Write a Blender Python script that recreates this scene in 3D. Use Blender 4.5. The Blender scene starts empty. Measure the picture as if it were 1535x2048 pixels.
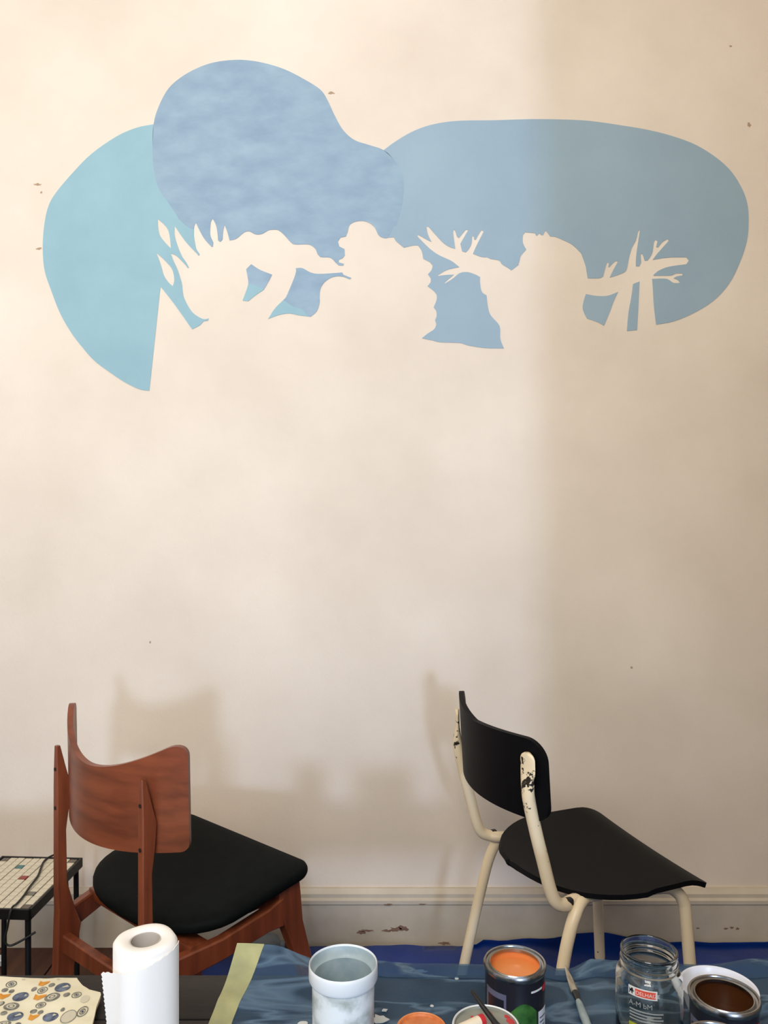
import bpy, bmesh, math, random
from mathutils import Vector, Matrix, noise
from mathutils.geometry import tessellate_polygon

random.seed(7)
scene = bpy.context.scene
COL = scene.collection
R = math.radians

# ------------------------------------------------------------------ camera
cam_data = bpy.data.cameras.new('camera')
cam = bpy.data.objects.new('camera', cam_data)
COL.objects.link(cam)
cam.location = (0.0, 0.0, 1.2)
cam.rotation_euler = (R(90), 0, 0)
cam_data.sensor_fit = 'VERTICAL'
cam_data.sensor_height = 36.0
cam_data.sensor_width = 27.0
cam_data.lens = 36.0 * 1600 / 2048
cam_data.clip_start = 0.02
scene.camera = cam

# ------------------------------------------------------------------ world, daylight, exposure
world = bpy.data.worlds.new('overcast_sky')
scene.world = world
world.use_nodes = True
bg = world.node_tree.nodes['Background']
bg.inputs['Color'].default_value = (0.60, 0.77, 1.0, 1)
bg.inputs['Strength'].default_value = 1.6

def add_light(name, kind, loc, direction, energy, color, **kw):
    d = bpy.data.lights.new(name, kind)
    d.energy = energy
    d.color = color
    for k, v in kw.items():
        setattr(d, k, v)
    o = bpy.data.objects.new(name, d)
    o.location = loc
    o.rotation_euler = Vector(direction).to_track_quat('-Z', 'Y').to_euler()
    COL.objects.link(o)
    return o

# cool low sky light that comes straight through the window behind the camera
add_light('window_low_sky_offscreen', 'SUN', (0.8, -4, 1.6), (-0.135, 1.0, -0.075), 0.82, (0.52, 0.68, 1.0), angle=R(4.2))
# bright sky seen through the upper part of the window
add_light('window_daylight_offscreen', 'AREA', (-0.60, -1.02, 2.55), (0.03, 1.0, -0.04), 60.0, (1.0, 0.915, 0.79),
          shape='RECTANGLE', size=1.1, size_y=1.1)

vs = scene.view_settings
vs.view_transform = 'Standard'
vs.look = 'None'
vs.exposure = -0.03
vs.gamma = 1.0
vs.use_curve_mapping = False

# ------------------------------------------------------------------ helpers: objects
def tag(o, label=None, cat=None, group=None, kind=None):
    if label: o['label'] = label
    if cat: o['category'] = cat
    if group: o['group'] = group
    if kind: o['kind'] = kind
    return o

def empty(name, loc=(0, 0, 0), rz=0.0):
    o = bpy.data.objects.new(name, None)
    o.location = loc
    o.rotation_euler = (0, 0, rz)
    o.empty_display_size = 0.05
    COL.objects.link(o)
    return o

def link_mesh(name, me, mat, parent=None, loc=None):
    o = bpy.data.objects.new(name, me)
    if mat is not None and not me.materials:
        me.materials.append(mat)
    COL.objects.link(o)
    if parent is not None: o.parent = parent
    if loc is not None: o.location = loc
    return o

def obj(name, bm, mat, parent=None, smooth=True, angle=38, loc=None):
    bmesh.ops.recalc_face_normals(bm, faces=bm.faces)
    me = bpy.data.meshes.new(name)
    bm.to_mesh(me); bm.free()
    if smooth:
        me.polygons.foreach_set('use_smooth', [True] * len(me.polygons))
        me.set_sharp_from_angle(angle=R(angle))
    return link_mesh(name, me, mat, parent, loc)

# ------------------------------------------------------------------ helpers: shapes
def box(bm, x0, x1, y0, y1, z0, z1, bev=0.0):
    tmp = bmesh.new()
    bmesh.ops.create_cube(tmp, size=1.0)
    for v in tmp.verts:
        v.co = Vector(((x0 + x1) / 2 + v.co.x * (x1 - x0), (y0 + y1) / 2 + v.co.y * (y1 - y0), (z0 + z1) / 2 + v.co.z * (z1 - z0)))
    if bev > 0:
        bmesh.ops.bevel(tmp, geom=tmp.edges[:], offset=bev, segments=2, affect='EDGES', profile=0.5)
    merge(bm, tmp)
    return bm

def merge(bm, tmp):
    me = bpy.data.meshes.new('tmp')
    tmp.to_mesh(me); tmp.free()
    bm.from_mesh(me)
    bpy.data.meshes.remove(me)

def ring_loft(bm, rings, cap0=True, cap1=True):
    vr = [[bm.verts.new(p) for p in ring] for ring in rings]
    n = len(vr[0])
    for a, b in zip(vr[:-1], vr[1:]):
        for i in range(n):
            bm.faces.new((a[i], a[(i + 1) % n], b[(i + 1) % n], b[i]))
    if cap0: bm.faces.new(vr[0][::-1])
    if cap1: bm.faces.new(vr[-1])
    return vr

def lathe(bm, prof, n=48, cx=0.0, cy=0.0, closed=False):
    """prof: list of (radius, z); radius 0 gives a pole"""
    rows = []
    for r, z in prof:
        if r < 1e-6:
            rows.append([bm.verts.new((cx, cy, z))])
        else:
            rows.append([bm.verts.new((cx + r * math.cos(2 * math.pi * i / n), cy + r * math.sin(2 * math.pi * i / n), z)) for i in range(n)])
    pairs = list(zip(rows[:-1], rows[1:]))
    if closed: pairs.append((rows[-1], rows[0]))
    for a, b in pairs:
        for i in range(n):
            j = (i + 1) % n
            if len(a) == 1 and len(b) == 1: continue
            if len(a) == 1: bm.faces.new((a[0], b[i], b[j]))
            elif len(b) == 1: bm.faces.new((a[i], b[0], a[j]))
            else: bm.faces.new((a[i], b[i], b[j], a[j]))
    return bm

def catmull(pts, per=6):
    P = [Vector(p) for p in pts]
    out = []
    for i in range(len(P) - 1):
        p0 = P[i - 1] if i > 0 else P[i] * 2 - P[i + 1]
        p1, p2 = P[i], P[i + 1]
        p3 = P[i + 2] if i + 2 < len(P) else P[i + 1] * 2 - P[i]
        for k in range(per):
            t = k / per
            out.append(0.5 * ((2 * p1) + (p2 - p0) * t + (2 * p0 - 5 * p1 + 4 * p2 - p3) * t * t + (3 * p1 - p0 - 3 * p2 + p3) * t ** 3))
    out.append(P[-1].copy())
    return out

def tube(bm, pts, rad, n=14, ref=(1, 0, 0), cap=True):
    """pts: path (Vectors); rad: number or list of (ra, rb) per point; ra is measured along ref"""
    ref = Vector(ref)
    rings = []
    for i, p in enumerate(pts):
        a = pts[max(i - 1, 0)]; b = pts[min(i + 1, len(pts) - 1)]
        t = (b - a).normalized()
        n1 = (ref - t * ref.dot(t)).normalized()
        n2 = t.cross(n1)
        ra, rb = (rad, rad) if not isinstance(rad, (list, tuple)) else rad[i]
        rings.append([p + n1 * (ra * math.cos(2 * math.pi * k / n)) + n2 * (rb * math.sin(2 * math.pi * k / n)) for k in range(n)])
    ring_loft(bm, rings, cap, cap)
    return bm

def rrect_ring(c, ax, ay, hx, hy, bev):
    """eight-point bevelled rectangle round c in the plane of ax and ay"""
    b = min(bev, hx * .8, hy * .8)
    pts = [(hx - b, -hy), (hx, -hy + b), (hx, hy - b), (hx - b, hy), (-hx + b, hy), (-hx, hy - b), (-hx, -hy + b), (-hx + b, -hy)]
    return [c + ax * x + ay * y for x, y in pts]

def bar(bm, secs, bev=0.003):
    """secs: list of (centre, ax, hx, ay, hy)"""
    ring_loft(bm, [rrect_ring(Vector(c), Vector(ax), Vector(ay), hx, hy, bev) for c, ax, hx, ay, hy in secs])
    return bm

def shell(bm, fn, us, vs_, thick):
    """curved sheet: fn(u, v) -> Vector, thickened along its normal"""
    nu, nv = len(us), len(vs_)
    P = [[fn(u, v) for v in vs_] for u in us]
    N = [[None] * nv for _ in us]
    for i in range(nu):
        for j in range(nv):
            du = P[min(i + 1, nu - 1)][j] - P[max(i - 1, 0)][j]
            dv = P[i][min(j + 1, nv - 1)] - P[i][max(j - 1, 0)]
            c = du.cross(dv)
            N[i][j] = c.normalized() if c.length > 1e-12 else Vector((0, 0, 0))
    A = [[bm.verts.new(P[i][j] + N[i][j] * thick / 2) for j in range(nv)] for i in range(nu)]
    B = [[bm.verts.new(P[i][j] - N[i][j] * thick / 2) for j in range(nv)] for i in range(nu)]
    for i in range(nu - 1):
        for j in range(nv - 1):
            bm.faces.new((A[i][j], A[i + 1][j], A[i + 1][j + 1], A[i][j + 1]))
            bm.faces.new((B[i][j], B[i][j + 1], B[i + 1][j + 1], B[i + 1][j]))
    edge = [(i, 0) for i in range(nu)] + [(nu - 1, j) for j in range(1, nv)] + [(i, nv - 1) for i in range(nu - 2, -1, -1)] + [(0, j) for j in range(nv - 2, 0, -1)]
    for (i, j), (k, l) in zip(edge, edge[1:] + edge[:1]):
        bm.faces.new((A[i][j], B[i][j], B[k][l], A[k][l]))
    return bm

def cyl_patch(bm, r, a0, a1, z0, z1, n=14, cx=0.0, cy=0.0, th=0.0004):
    """thin printed patch that follows a cylinder, angles in radians"""
    us = [a0 + (a1 - a0) * i / n for i in range(n + 1)]
    shell(bm, lambda a, z: Vector((cx + r * math.cos(a), cy + r * math.sin(a), z)), us, [z0, (z0 + z1) / 2, z1], th)
    return bm

def polygon_plate(bm, loops, to3d, depth):
    """flat filled shape with holes; to3d(x, z, d) -> Vector"""
    flat = [[Vector((x, z, 0)) for x, z in lp] for lp in loops]
    tris = tessellate_polygon(flat)
    pts = [p for lp in flat for p in lp]
    top = [bm.verts.new(to3d(p.x, p.y, depth)) for p in pts]
    bot = [bm.verts.new(to3d(p.x, p.y, 0.0)) for p in pts]
    for a, b, c in tris:
        try: bm.faces.new((top[a], top[b], top[c]))
        except ValueError: pass
    k = 0
    for lp in flat:
        n = len(lp)
        for i in range(n):
            try: bm.faces.new((top[k + i], top[k + (i + 1) % n], bot[k + (i + 1) % n], bot[k + i]))
            except ValueError: pass
        k += n
    return bm

def soften(lp, limit=42, per=4):
    """Catmull-Rom the gentle corners of a closed outline and keep the sharp ones"""
    n = len(lp)
    V = [Vector((x, y, 0)) for x, y in lp]
    sharp = []
    for i in range(n):
        a = V[i] - V[i - 1]; b = V[(i + 1) % n] - V[i]
        sharp.append(a.length < 1e-6 or b.length < 1e-6 or a.angle(b) > R(limit))
    out = []
    for i in range(n):
        p1, p2 = V[i], V[(i + 1) % n]
        p0 = p1 * 2 - p2 if sharp[i] else V[i - 1]
        p3 = p2 * 2 - p1 if sharp[(i + 1) % n] else V[(i + 2) % n]
        m = per if (p2 - p1).length > 0.012 else 1
        for k in range(m):
            t = k / m
            q = 0.5 * ((2 * p1) + (p2 - p0) * t + (2 * p0 - 5 * p1 + 4 * p2 - p3) * t * t + (3 * p1 - p0 - 3 * p2 + p3) * t ** 3)
            out.append((q.x, q.y))
    return out

# ------------------------------------------------------------------ helpers: materials
def mat(name, color, rough=0.5, metal=0.0, spec=0.5, **kw):
    m = bpy.data.materials.new(name)
    m.use_nodes = True
    b = m.node_tree.nodes['Principled BSDF']
    b.inputs['Base Color'].default_value = (*color, 1)
    b.inputs['Roughness'].default_value = rough
    b.inputs['Metallic'].default_value = metal
    b.inputs['Specular IOR Level'].default_value = spec
    for k, v in kw.items():
        b.inputs[k.replace('_', ' ')].default_value = v
    return m

def nodes(m):
    return m.node_tree.nodes, m.node_tree.links, m.node_tree.nodes['Principled BSDF']

def mottle(m, c0, c1, scale=5.0, detail=5.0, stretch=(1, 1, 1), lo=0.3, hi=0.7, bump=0.0, bump_scale=None, rot=(0, 0, 0), rough=0.55):
    """two-tone noise colour plus fine bump, in object space"""
    N, L, b = nodes(m)
    tc = N.new('ShaderNodeTexCoord'); mp = N.new('ShaderNodeMapping')
    mp.inputs['Scale'].default_value = stretch
    mp.inputs['Rotation'].default_value = rot
    L.new(tc.outputs['Object'], mp.inputs['Vector'])
    nz = N.new('ShaderNodeTexNoise')
    nz.inputs['Scale'].default_value = scale
    nz.inputs['Detail'].default_value = detail
    nz.inputs['Roughness'].default_value = rough
    L.new(mp.outputs['Vector'], nz.inputs['Vector'])
    cr = N.new('ShaderNodeValToRGB')
    cr.color_ramp.elements[0].position = lo; cr.color_ramp.elements[0].color = (*c0, 1)
    cr.color_ramp.elements[1].position = hi; cr.color_ramp.elements[1].color = (*c1, 1)
    L.new(nz.outputs['Fac'], cr.inputs['Fac'])
    L.new(cr.outputs['Color'], b.inputs['Base Color'])
    if bump > 0:
        n2 = N.new('ShaderNodeTexNoise')
        n2.inputs['Scale'].default_value = bump_scale or scale * 8
        n2.inputs['Detail'].default_value = 4
        L.new(mp.outputs['Vector'], n2.inputs['Vector'])
        bp = N.new('ShaderNodeBump')
        bp.inputs['Strength'].default_value = bump
        bp.inputs['Distance'].default_value = 0.004
        L.new(n2.outputs['Fac'], bp.inputs['Height'])
        L.new(bp.outputs['Normal'], b.inputs['Normal'])
    return m

def srgb(r, g, b):
    f = lambda c: (c / 255 / 12.92) if c <= 10 else ((c / 255 + 0.055) / 1.055) ** 2.4
    return (f(r), f(g), f(b))

M = {}
M['wall'] = mottle(mat('cream_wall_paint', (0.8, 0.7, 0.6), 0.75), srgb(224, 209, 190), srgb(240, 226, 208), 2.4, 7, lo=0.30, hi=0.72, bump=0.10, bump_scale=140)
M['plain_wall'] = mat('white_wall_paint', srgb(225, 214, 198), 0.8)
M['ceiling'] = mat('ceiling_paint', srgb(240, 232, 220), 0.85)
M['skirting'] = mottle(mat('old_cream_gloss', (0.7, 0.65, 0.55), 0.5), srgb(196, 184, 164), srgb(214, 203, 184), 9, 5, bump=0.08, bump_scale=90)
M['chip'] = mottle(mat('bare_wood_chip', (0.3, 0.2, 0.15), 0.8), srgb(120, 92, 74), srgb(150, 120, 100), 60, 4)
M['scuff'] = mat('wall_scuff', srgb(176, 150, 122), 0.9)
M['floor'] = mat('dark_subfloor', srgb(34, 22, 16), 0.8)
M['floorboard'] = mottle(mat('dark_stained_boards', (0.06, 0.03, 0.02), 0.55), srgb(48, 26, 18), srgb(92, 54, 36), 4, 6, stretch=(8, 0.8, 8), bump=0.15, bump_scale=30)
M['window'] = mat('white_window_paint', srgb(235, 230, 222), 0.45)
M['teal'] = mottle(mat('pale_teal_wall_paint', (0.4, 0.6, 0.68), 0.7), srgb(142, 178, 188), srgb(151, 188, 196), 6, 5, bump=0.10, bump_scale=140)
M['slate'] = mottle(mat('brushed_grey_blue_wall_paint', (0.4, 0.5, 0.6), 0.7), srgb(134, 158, 178), srgb(156, 180, 194), 10, 10, stretch=(1, 1, 1.9), rot=(0, 0.5, 0), lo=0.33, hi=0.72, bump=0.10, bump_scale=140)
M['blue'] = mottle(mat('soft_blue_wall_paint', (0.4, 0.5, 0.58), 0.7), srgb(147, 170, 184), srgb(155, 178, 190), 4, 5, bump=0.10, bump_scale=140)
# teak and friends
M['teak'] = mottle(mat('reddish_teak', (0.3, 0.1, 0.05), 0.36), srgb(98, 47, 27), srgb(140, 72, 43), 7, 6, stretch=(6, 6, 0.7), lo=0.3, hi=0.75)
M['teak_ply'] = mottle(mat('teak_plywood', (0.15, 0.05, 0.03), 0.36), srgb(98, 47, 27), srgb(140, 72, 43), 6, 6, stretch=(0.8, 3, 7), lo=0.3, hi=0.75)
M['vinyl'] = mottle(mat('black_vinyl', (0.01, 0.012, 0.012), 0.6, spec=0.05), (0.0035, 0.0048, 0.0048), (0.005, 0.0066, 0.0064), 30, 4, bump=0.12, bump_scale=400)
M['screw'] = mat('dark_screw', (0.02, 0.012, 0.01), 0.5, 0.4)
M['black_ply'] = mat('black_painted_plywood', (0.003, 0.003, 0.004), 0.55, spec=0.1)
M['rubber'] = mat('black_rubber', (0.008, 0.008, 0.008), 0.7)
# cream tubes with chips in the paint
m = mat('chipped_cream_enamel', srgb(232, 210, 172), 0.38)
N, L, b = nodes(m)
tc = N.new('ShaderNodeTexCoord'); sx = N.new('ShaderNodeSeparateXYZ')
L.new(tc.outputs['Object'], sx.inputs['Vector'])
nz = N.new('ShaderNodeTexNoise'); nz.inputs['Scale'].default_value = 62; nz.inputs['Detail'].default_value = 5; nz.inputs['Roughness'].default_value = 0.6
L.new(tc.outputs['Object'], nz.inputs['Vector'])
band = N.new('ShaderNodeMapRange'); band.inputs['From Min'].default_value = 0.615; band.inputs['From Max'].default_value = 0.665
band.inputs['To Min'].default_value = 0.0; band.inputs['To Max'].default_value = 0.17
L.new(sx.outputs['Z'], band.inputs['Value'])
band2 = N.new('ShaderNodeMapRange'); band2.inputs['From Min'].default_value = 0.715; band2.inputs['From Max'].default_value = 0.735
band2.inputs['To Min'].default_value = 0.0; band2.inputs['To Max'].default_value = 0.13
L.new(sx.outputs['Z'], band2.inputs['Value'])
ad = N.new('ShaderNodeMath'); ad.operation = 'ADD'
L.new(nz.outputs['Fac'], ad.inputs[0]); L.new(band.outputs['Result'], ad.inputs[1])
sb = N.new('ShaderNodeMath'); sb.operation = 'SUBTRACT'
L.new(ad.outputs[0], sb.inputs[0]); L.new(band2.outputs['Result'], sb.inputs[1])
cr = N.new('ShaderNodeValToRGB')
cr.color_ramp.elements[0].position = 0.705; cr.color_ramp.elements[0].color = (*srgb(236, 216, 180), 1)
cr.color_ramp.elements[1].position = 0.73; cr.color_ramp.elements[1].color = (0.012, 0.009, 0.006, 1)
L.new(sb.outputs[0], cr.inputs['Fac']); L.new(cr.outputs['Color'], b.inputs['Base Color'])
M['cream_tube'] = m
# mosaic table
M['iron'] = mat('black_iron', (0.006, 0.006, 0.006), 0.5, 0.3)
M['grout'] = mat('grey_grout', srgb(120, 112, 100), 0.9)
M['tile_white'] = mottle(mat('cream_mosaic_tile', (0.7, 0.7, 0.6), 0.25), srgb(205, 196, 172), srgb(222, 214, 192), 25, 3)
M['tile_red'] = mat('red_mosaic_tile', srgb(140, 30, 20), 0.25)
M['tile_teal'] = mat('teal_mosaic_tile', srgb(50, 110, 112), 0.25)
M['tile_grey'] = mat('grey_mosaic_tile', srgb(112, 108, 94), 0.25)
M['tile_brown'] = mat('brown_mosaic_tile', srgb(92, 80, 68), 0.25)
M['cord'] = mat('black_cord', (0.006, 0.006, 0.006), 0.55)
# work table and what lies on it
M['bench'] = mottle(mat('blackened_wood', (0.02, 0.015, 0.012), 0.55, spec=0.35), srgb(28, 24, 22), srgb(42, 37, 34), 5, 6, stretch=(0.7, 7, 7), bump=0.12, bump_scale=40)
M['tarp'] = mottle(mat('blue_plastic_tarp', (0.01, 0.05, 0.3), 0.32), srgb(6, 32, 92), srgb(11, 56, 144), 3, 4, bump=0.2, bump_scale=25)
M['paper'] = mat('white_paper', srgb(244, 241, 236), 0.9, spec=0.2)
M['card'] = mat('grey_card_core', srgb(196, 188, 180), 0.9, spec=0.2)
M['tub'] = mottle(mat('paint_smeared_white_plastic', (0.8, 0.8, 0.8), 0.4), srgb(168, 176, 170), srgb(228, 232, 232), 28, 5, lo=0.36, hi=0.56, bump=0.15, bump_scale=60)
M['tub_rim'] = mat('white_plastic', srgb(228, 232, 234), 0.35)
M['tin'] = mat('bright_tin', (0.36, 0.36, 0.36), 0.24, 1.0)
M['can_black'] = mat('black_can_print', (0.010, 0.010, 0.016), 0.3)
M['can_grey'] = mat('grey_can_print', srgb(92, 92, 112), 0.35)
M['can_green'] = mottle(mat('green_can_print', (0.02, 0.1, 0.02), 0.3), srgb(22, 56, 22), srgb(62, 112, 48), 60, 4)
M['can_white'] = mat('white_can_print', srgb(205, 205, 205), 0.4)
M['can_red'] = mat('red_can_print', srgb(176, 30, 40), 0.4)
M['orange_paint'] = mottle(mat('orange_paint', (0.7, 0.25, 0.08), 0.35), srgb(228, 138, 74), srgb(238, 152, 88), 14, 3)
M['orange_dry'] = mottle(mat('smeared_orange_paint', (0.6, 0.25, 0.08), 0.5), srgb(196, 96, 44), srgb(226, 140, 82), 45, 4)
M['brown_paint'] = mottle(mat('dark_brown_paint', (0.05, 0.02, 0.01), 0.3), srgb(64, 34, 14), srgb(80, 44, 20), 12, 3)
M['dark_paint'] = mat('black_paint', (0.01, 0.01, 0.012), 0.3)
M['lid_grey'] = mottle(mat('grey_plastic_lid', (0.3, 0.3, 0.27), 0.35), srgb(118, 120, 110), srgb(142, 144, 134), 30, 3)
M['white_dish'] = mat('white_glazed_dish', srgb(226, 228, 236), 0.3)
M['red_spot'] = mat('red_paint', srgb(190, 40, 48), 0.4)
M['cream_wood'] = mat('pale_wood_handle', srgb(232, 216, 190), 0.5)
M['black_handle'] = mat('black_lacquer', (0.006, 0.006, 0.007), 0.3)
M['bristle'] = mottle(mat('grey_bristle', (0.4, 0.38, 0.33), 0.7), srgb(120, 112, 98), srgb(196, 186, 168), 60, 4, stretch=(6, 0.5, 6))
M['pale_handle'] = mottle(mat('pale_blue_grey_handle', (0.4, 0.45, 0.45), 0.4), srgb(120, 138, 142), srgb(172, 186, 186), 30, 3)
M['glass'] = mat('clear_glass', (0.97, 1.0, 0.98), 0.01, Transmission_Weight=1.0, IOR=1.45)
M['print_white'] = mat('white_print', srgb(225, 225, 222), 0.5)
M['print_faint'] = mat('grey_print', srgb(150, 155, 152), 0.5)
M['print_red'] = mat('orange_red_print', srgb(222, 84, 58), 0.5)
M['print_black'] = mat('black_print', (0.01, 0.01, 0.01), 0.5)
M['print_lime'] = mottle(mat('lime_print', (0.5, 0.6, 0.03), 0.5), srgb(150, 150, 20), srgb(196, 206, 48), 60, 2)
M['tape'] = mottle(mat('yellow_masking_tape', (0.6, 0.6, 0.3), 0.6), srgb(146, 150, 112), srgb(188, 186, 134), 16, 4)
M['cloth'] = mottle(mat('cream_printed_cloth', (0.8, 0.77, 0.65), 0.85), srgb(226, 218, 188), srgb(240, 234, 208), 12, 4)
M['motif_grey'] = mottle(mat('grey_motif', (0.2, 0.2, 0.19), 0.85), srgb(92, 90, 82), srgb(150, 148, 138), 140, 3)
M['motif_blue'] = mottle(mat('slate_blue_motif', (0.1, 0.13, 0.2), 0.85), srgb(44, 54, 78), srgb(120, 132, 152), 90, 3)
M['motif_orange'] = mottle(mat('orange_motif', (0.7, 0.4, 0.08), 0.85), srgb(206, 132, 32), srgb(228, 164, 72), 90, 3)
M['motif_pale'] = mat('pale_motif', srgb(206, 200, 178), 0.85)
M['fleck'] = mat('dried_white_paint', srgb(205, 208, 204), 0.6)
M['bottle'] = mat('grey_plastic', srgb(92, 98, 104), 0.35)
# thin translucent film
m = mat('translucent_blue_film', srgb(96, 124, 148), 0.28, spec=0.5)
N, L, b = nodes(m)
tr = N.new('ShaderNodeBsdfTransparent'); tr.inputs['Color'].default_value = (*srgb(206, 222, 240), 1)
mx = N.new('ShaderNodeMixShader')
nz = N.new('ShaderNodeTexNoise'); nz.inputs['Scale'].default_value = 7; nz.inputs['Detail'].default_value = 6
mr = N.new('ShaderNodeMapRange'); mr.inputs['From Min'].default_value = 0.3; mr.inputs['From Max'].default_value = 0.7
mr.inputs['To Min'].default_value = 0.11; mr.inputs['To Max'].default_value = 0.34
tc = N.new('ShaderNodeTexCoord'); L.new(tc.outputs['Object'], nz.inputs['Vector'])
L.new(nz.outputs['Fac'], mr.inputs['Value'])
# milky crease lines in the plastic
mp = N.new('ShaderNodeMapping'); mp.inputs['Scale'].default_value = (2.2, 6.0, 2.0); mp.inputs['Rotation'].default_value = (0, 0, -0.35)
L.new(tc.outputs['Object'], mp.inputs['Vector'])
n2 = N.new('ShaderNodeTexNoise'); n2.inputs['Scale'].default_value = 2.4; n2.inputs['Detail'].default_value = 3; n2.inputs['Distortion'].default_value = 0.8
L.new(mp.outputs['Vector'], n2.inputs['Vector'])
rp = N.new('ShaderNodeValToRGB'); e = rp.color_ramp.elements
e[0].position = 0.44; e[0].color = (0, 0, 0, 1); e[1].position = 0.56; e[1].color = (0, 0, 0, 1)
k = e.new(0.50); k.color = (0.5, 0.5, 0.5, 1)
L.new(n2.outputs['Fac'], rp.inputs['Fac'])
sm = N.new('ShaderNodeMath'); sm.operation = 'ADD'; sm.use_clamp = True
L.new(mr.outputs['Result'], sm.inputs[0]); L.new(rp.outputs['Color'], sm.inputs[1])
L.new(sm.outputs[0], mx.inputs['Fac'])
L.new(tr.outputs[0], mx.inputs[1]); L.new(b.outputs[0], mx.inputs[2])
L.new(mx.outputs[0], N['Material Output'].inputs['Surface'])
M['film'] = m

# ================================================================== THE ROOM
WY = 2.225            # wall with the mural
RX0, RX1, RY0, CZ = -2.0, 2.0, -0.9, 3.35

def structure(name, bm, m, smooth=False, parent=None):
    return tag(obj(name, bm, m, parent, smooth=smooth), kind='structure')

wall_back = structure('wall_back', box(bmesh.new(), RX0, RX1, WY, WY + 0.12, 0, CZ), M['wall'])
structure('wall_left', box(bmesh.new(), RX0 - 0.12, RX0, RY0 - 0.2, WY + 0.12, 0, CZ), M['plain_wall'])
structure('wall_right', box(bmesh.new(), RX1, RX1 + 0.12, RY0 - 0.2, WY + 0.12, 0, CZ), M['plain_wall'])
structure('wall_added_shade', box(bmesh.new(), 0.663, RX1, 0.50, 0.62, 0, CZ), M['plain_wall'])   # unseen wall end, added to cast the vertical shadow edge on the back wall
structure('ceiling', box(bmesh.new(), RX0 - 0.12, RX1 + 0.12, RY0 - 0.2, WY + 0.12, CZ, CZ + 0.1), M['ceiling'])
# wall behind the camera with the big window the light comes from
WX0, WX1, WZ0, WZ1 = -1.75, 1.45, 0.30, 3.12
bm = bmesh.new()
box(bm, RX0, WX0, RY0 - 0.2, RY0, 0, CZ); box(bm, WX1, RX1, RY0 - 0.2, RY0, 0, CZ)
box(bm, WX0, WX1, RY0 - 0.2, RY0, 0, WZ0); box(bm, WX0, WX1, RY0 - 0.2, RY0, WZ1, CZ)
structure('wall_front', bm, M['plain_wall'])
win = empty('window_1', ((WX0 + WX1) / 2, RY0 - 0.12, WZ0)); tag(win, kind='structure')
ww, wh = (WX1 - WX0) / 2, WZ1 - WZ0
bm = bmesh.new()
box(bm, -ww, -ww + .05, -.03, .03, 0, wh); box(bm, ww - .05, ww, -.03, .03, 0, wh)
box(bm, -ww, ww, -.03, .03, 0, .05); box(bm, -ww, ww, -.03, .03, wh - .05, wh)
obj('window_frame', bm, M['window'], win, smooth=False)

# floor: boards on a dark sub-floor
floor = structure('floor', box(bmesh.new(), RX0, RX1, RY0, WY, -0.08, -0.015), M['floor'])
bw = 0.16
bm = box(bmesh.new(), -bw / 2 + .0015, bw / 2 - .0015, RY0, WY, -0.015, 0.0, 0.0015)
first = obj('floorboard', bm, M['floorboard'], floor, smooth=False, loc=(RX0 + bw / 2, 0, 0))
for i in range(1, 25):
    o = first.copy(); COL.objects.link(o); o.parent = floor
    o.location = (RX0 + bw / 2 + i * bw, 0, -0.0012 * (i % 3))

# skirting board with its moulded top
def skirting(name, x0, x1, y, sgn, parent=None):
    prof = [(0.0, 0.0), (0.022, 0.0), (0.022, 0.117), (0.026, 0.121), (0.026, 0.131), (0.019, 0.136), (0.019, 0.146), (0.013, 0.152), (0.008, 0.157), (0.0, 0.157)]
    bm = bmesh.new()
    ring_loft(bm, [[Vector((x, y + sgn * d, z)) for d, z in prof] for x in (x0, x1)])
    return structure(name, bm, M['skirting'])
base = skirting('baseboard_back', RX0, RX1, WY, -1)

def blotch(cx, cz, rx, rz, n=18, seed=0, rag=0.45):
    rnd = random.Random(seed)
    pts = []
    for i in range(n):
        a = 2 * math.pi * i / n
        k = 1 + rag * (rnd.random() - 0.5) * 2
        pts.append((cx + rx * k * math.cos(a), cz + rz * k * math.sin(a)))
    return pts

def wx(u): return (u - 767.5) / 1600 * WY     # drawing grid of the wall, metres
def wz(v): return 1.2 - (v - 1024) / 1600 * WY

for i, (u, v, rx, rz) in enumerate([(722, 1856, .010, .005), (733, 1853, .016, .003), (772, 1853, .012, .003), (792, 1850, .017, .006), (806, 1848, .013, .007), (776, 1800, .010, .0022), (843, 1799, .008, .0016), (1388, 1848, .005, .002), (1444, 1849, .006, .003), (1456, 1847, .006, .0028), (1467, 1849, .005, .0028), (886, 1878, .014, .004)]):
    y = 2.1985 if 1796 < v < 1803 else 2.2028
    bm = polygon_plate(bmesh.new(), [blotch(wx(u), wz(v), rx, rz, seed=i)], lambda x, z, d, y=y: Vector((x, y - d, z)), 0.0006)
    obj('chipped_paint', bm, M['chip'], base, smooth=False)
for i, (u, v, rx, rz) in enumerate([(75, 369, .010, .003), (83, 385, .003, .003), (1497, 250, .006, .006), (662, 186, .009, .0035), (78, 497, .007, .004), (1460, 92, .004, .003), (1262, 1335, .003, .003), (300, 1284, .003, .003)]):
    bm = polygon_plate(bmesh.new(), [blotch(wx(u), wz(v), rx, rz, seed=40 + i)], lambda x, z, d: Vector((x, WY - d, z)), 0.0004)
    obj('wall_scuff', bm, M['scuff'], wall_back, smooth=False)

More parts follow.
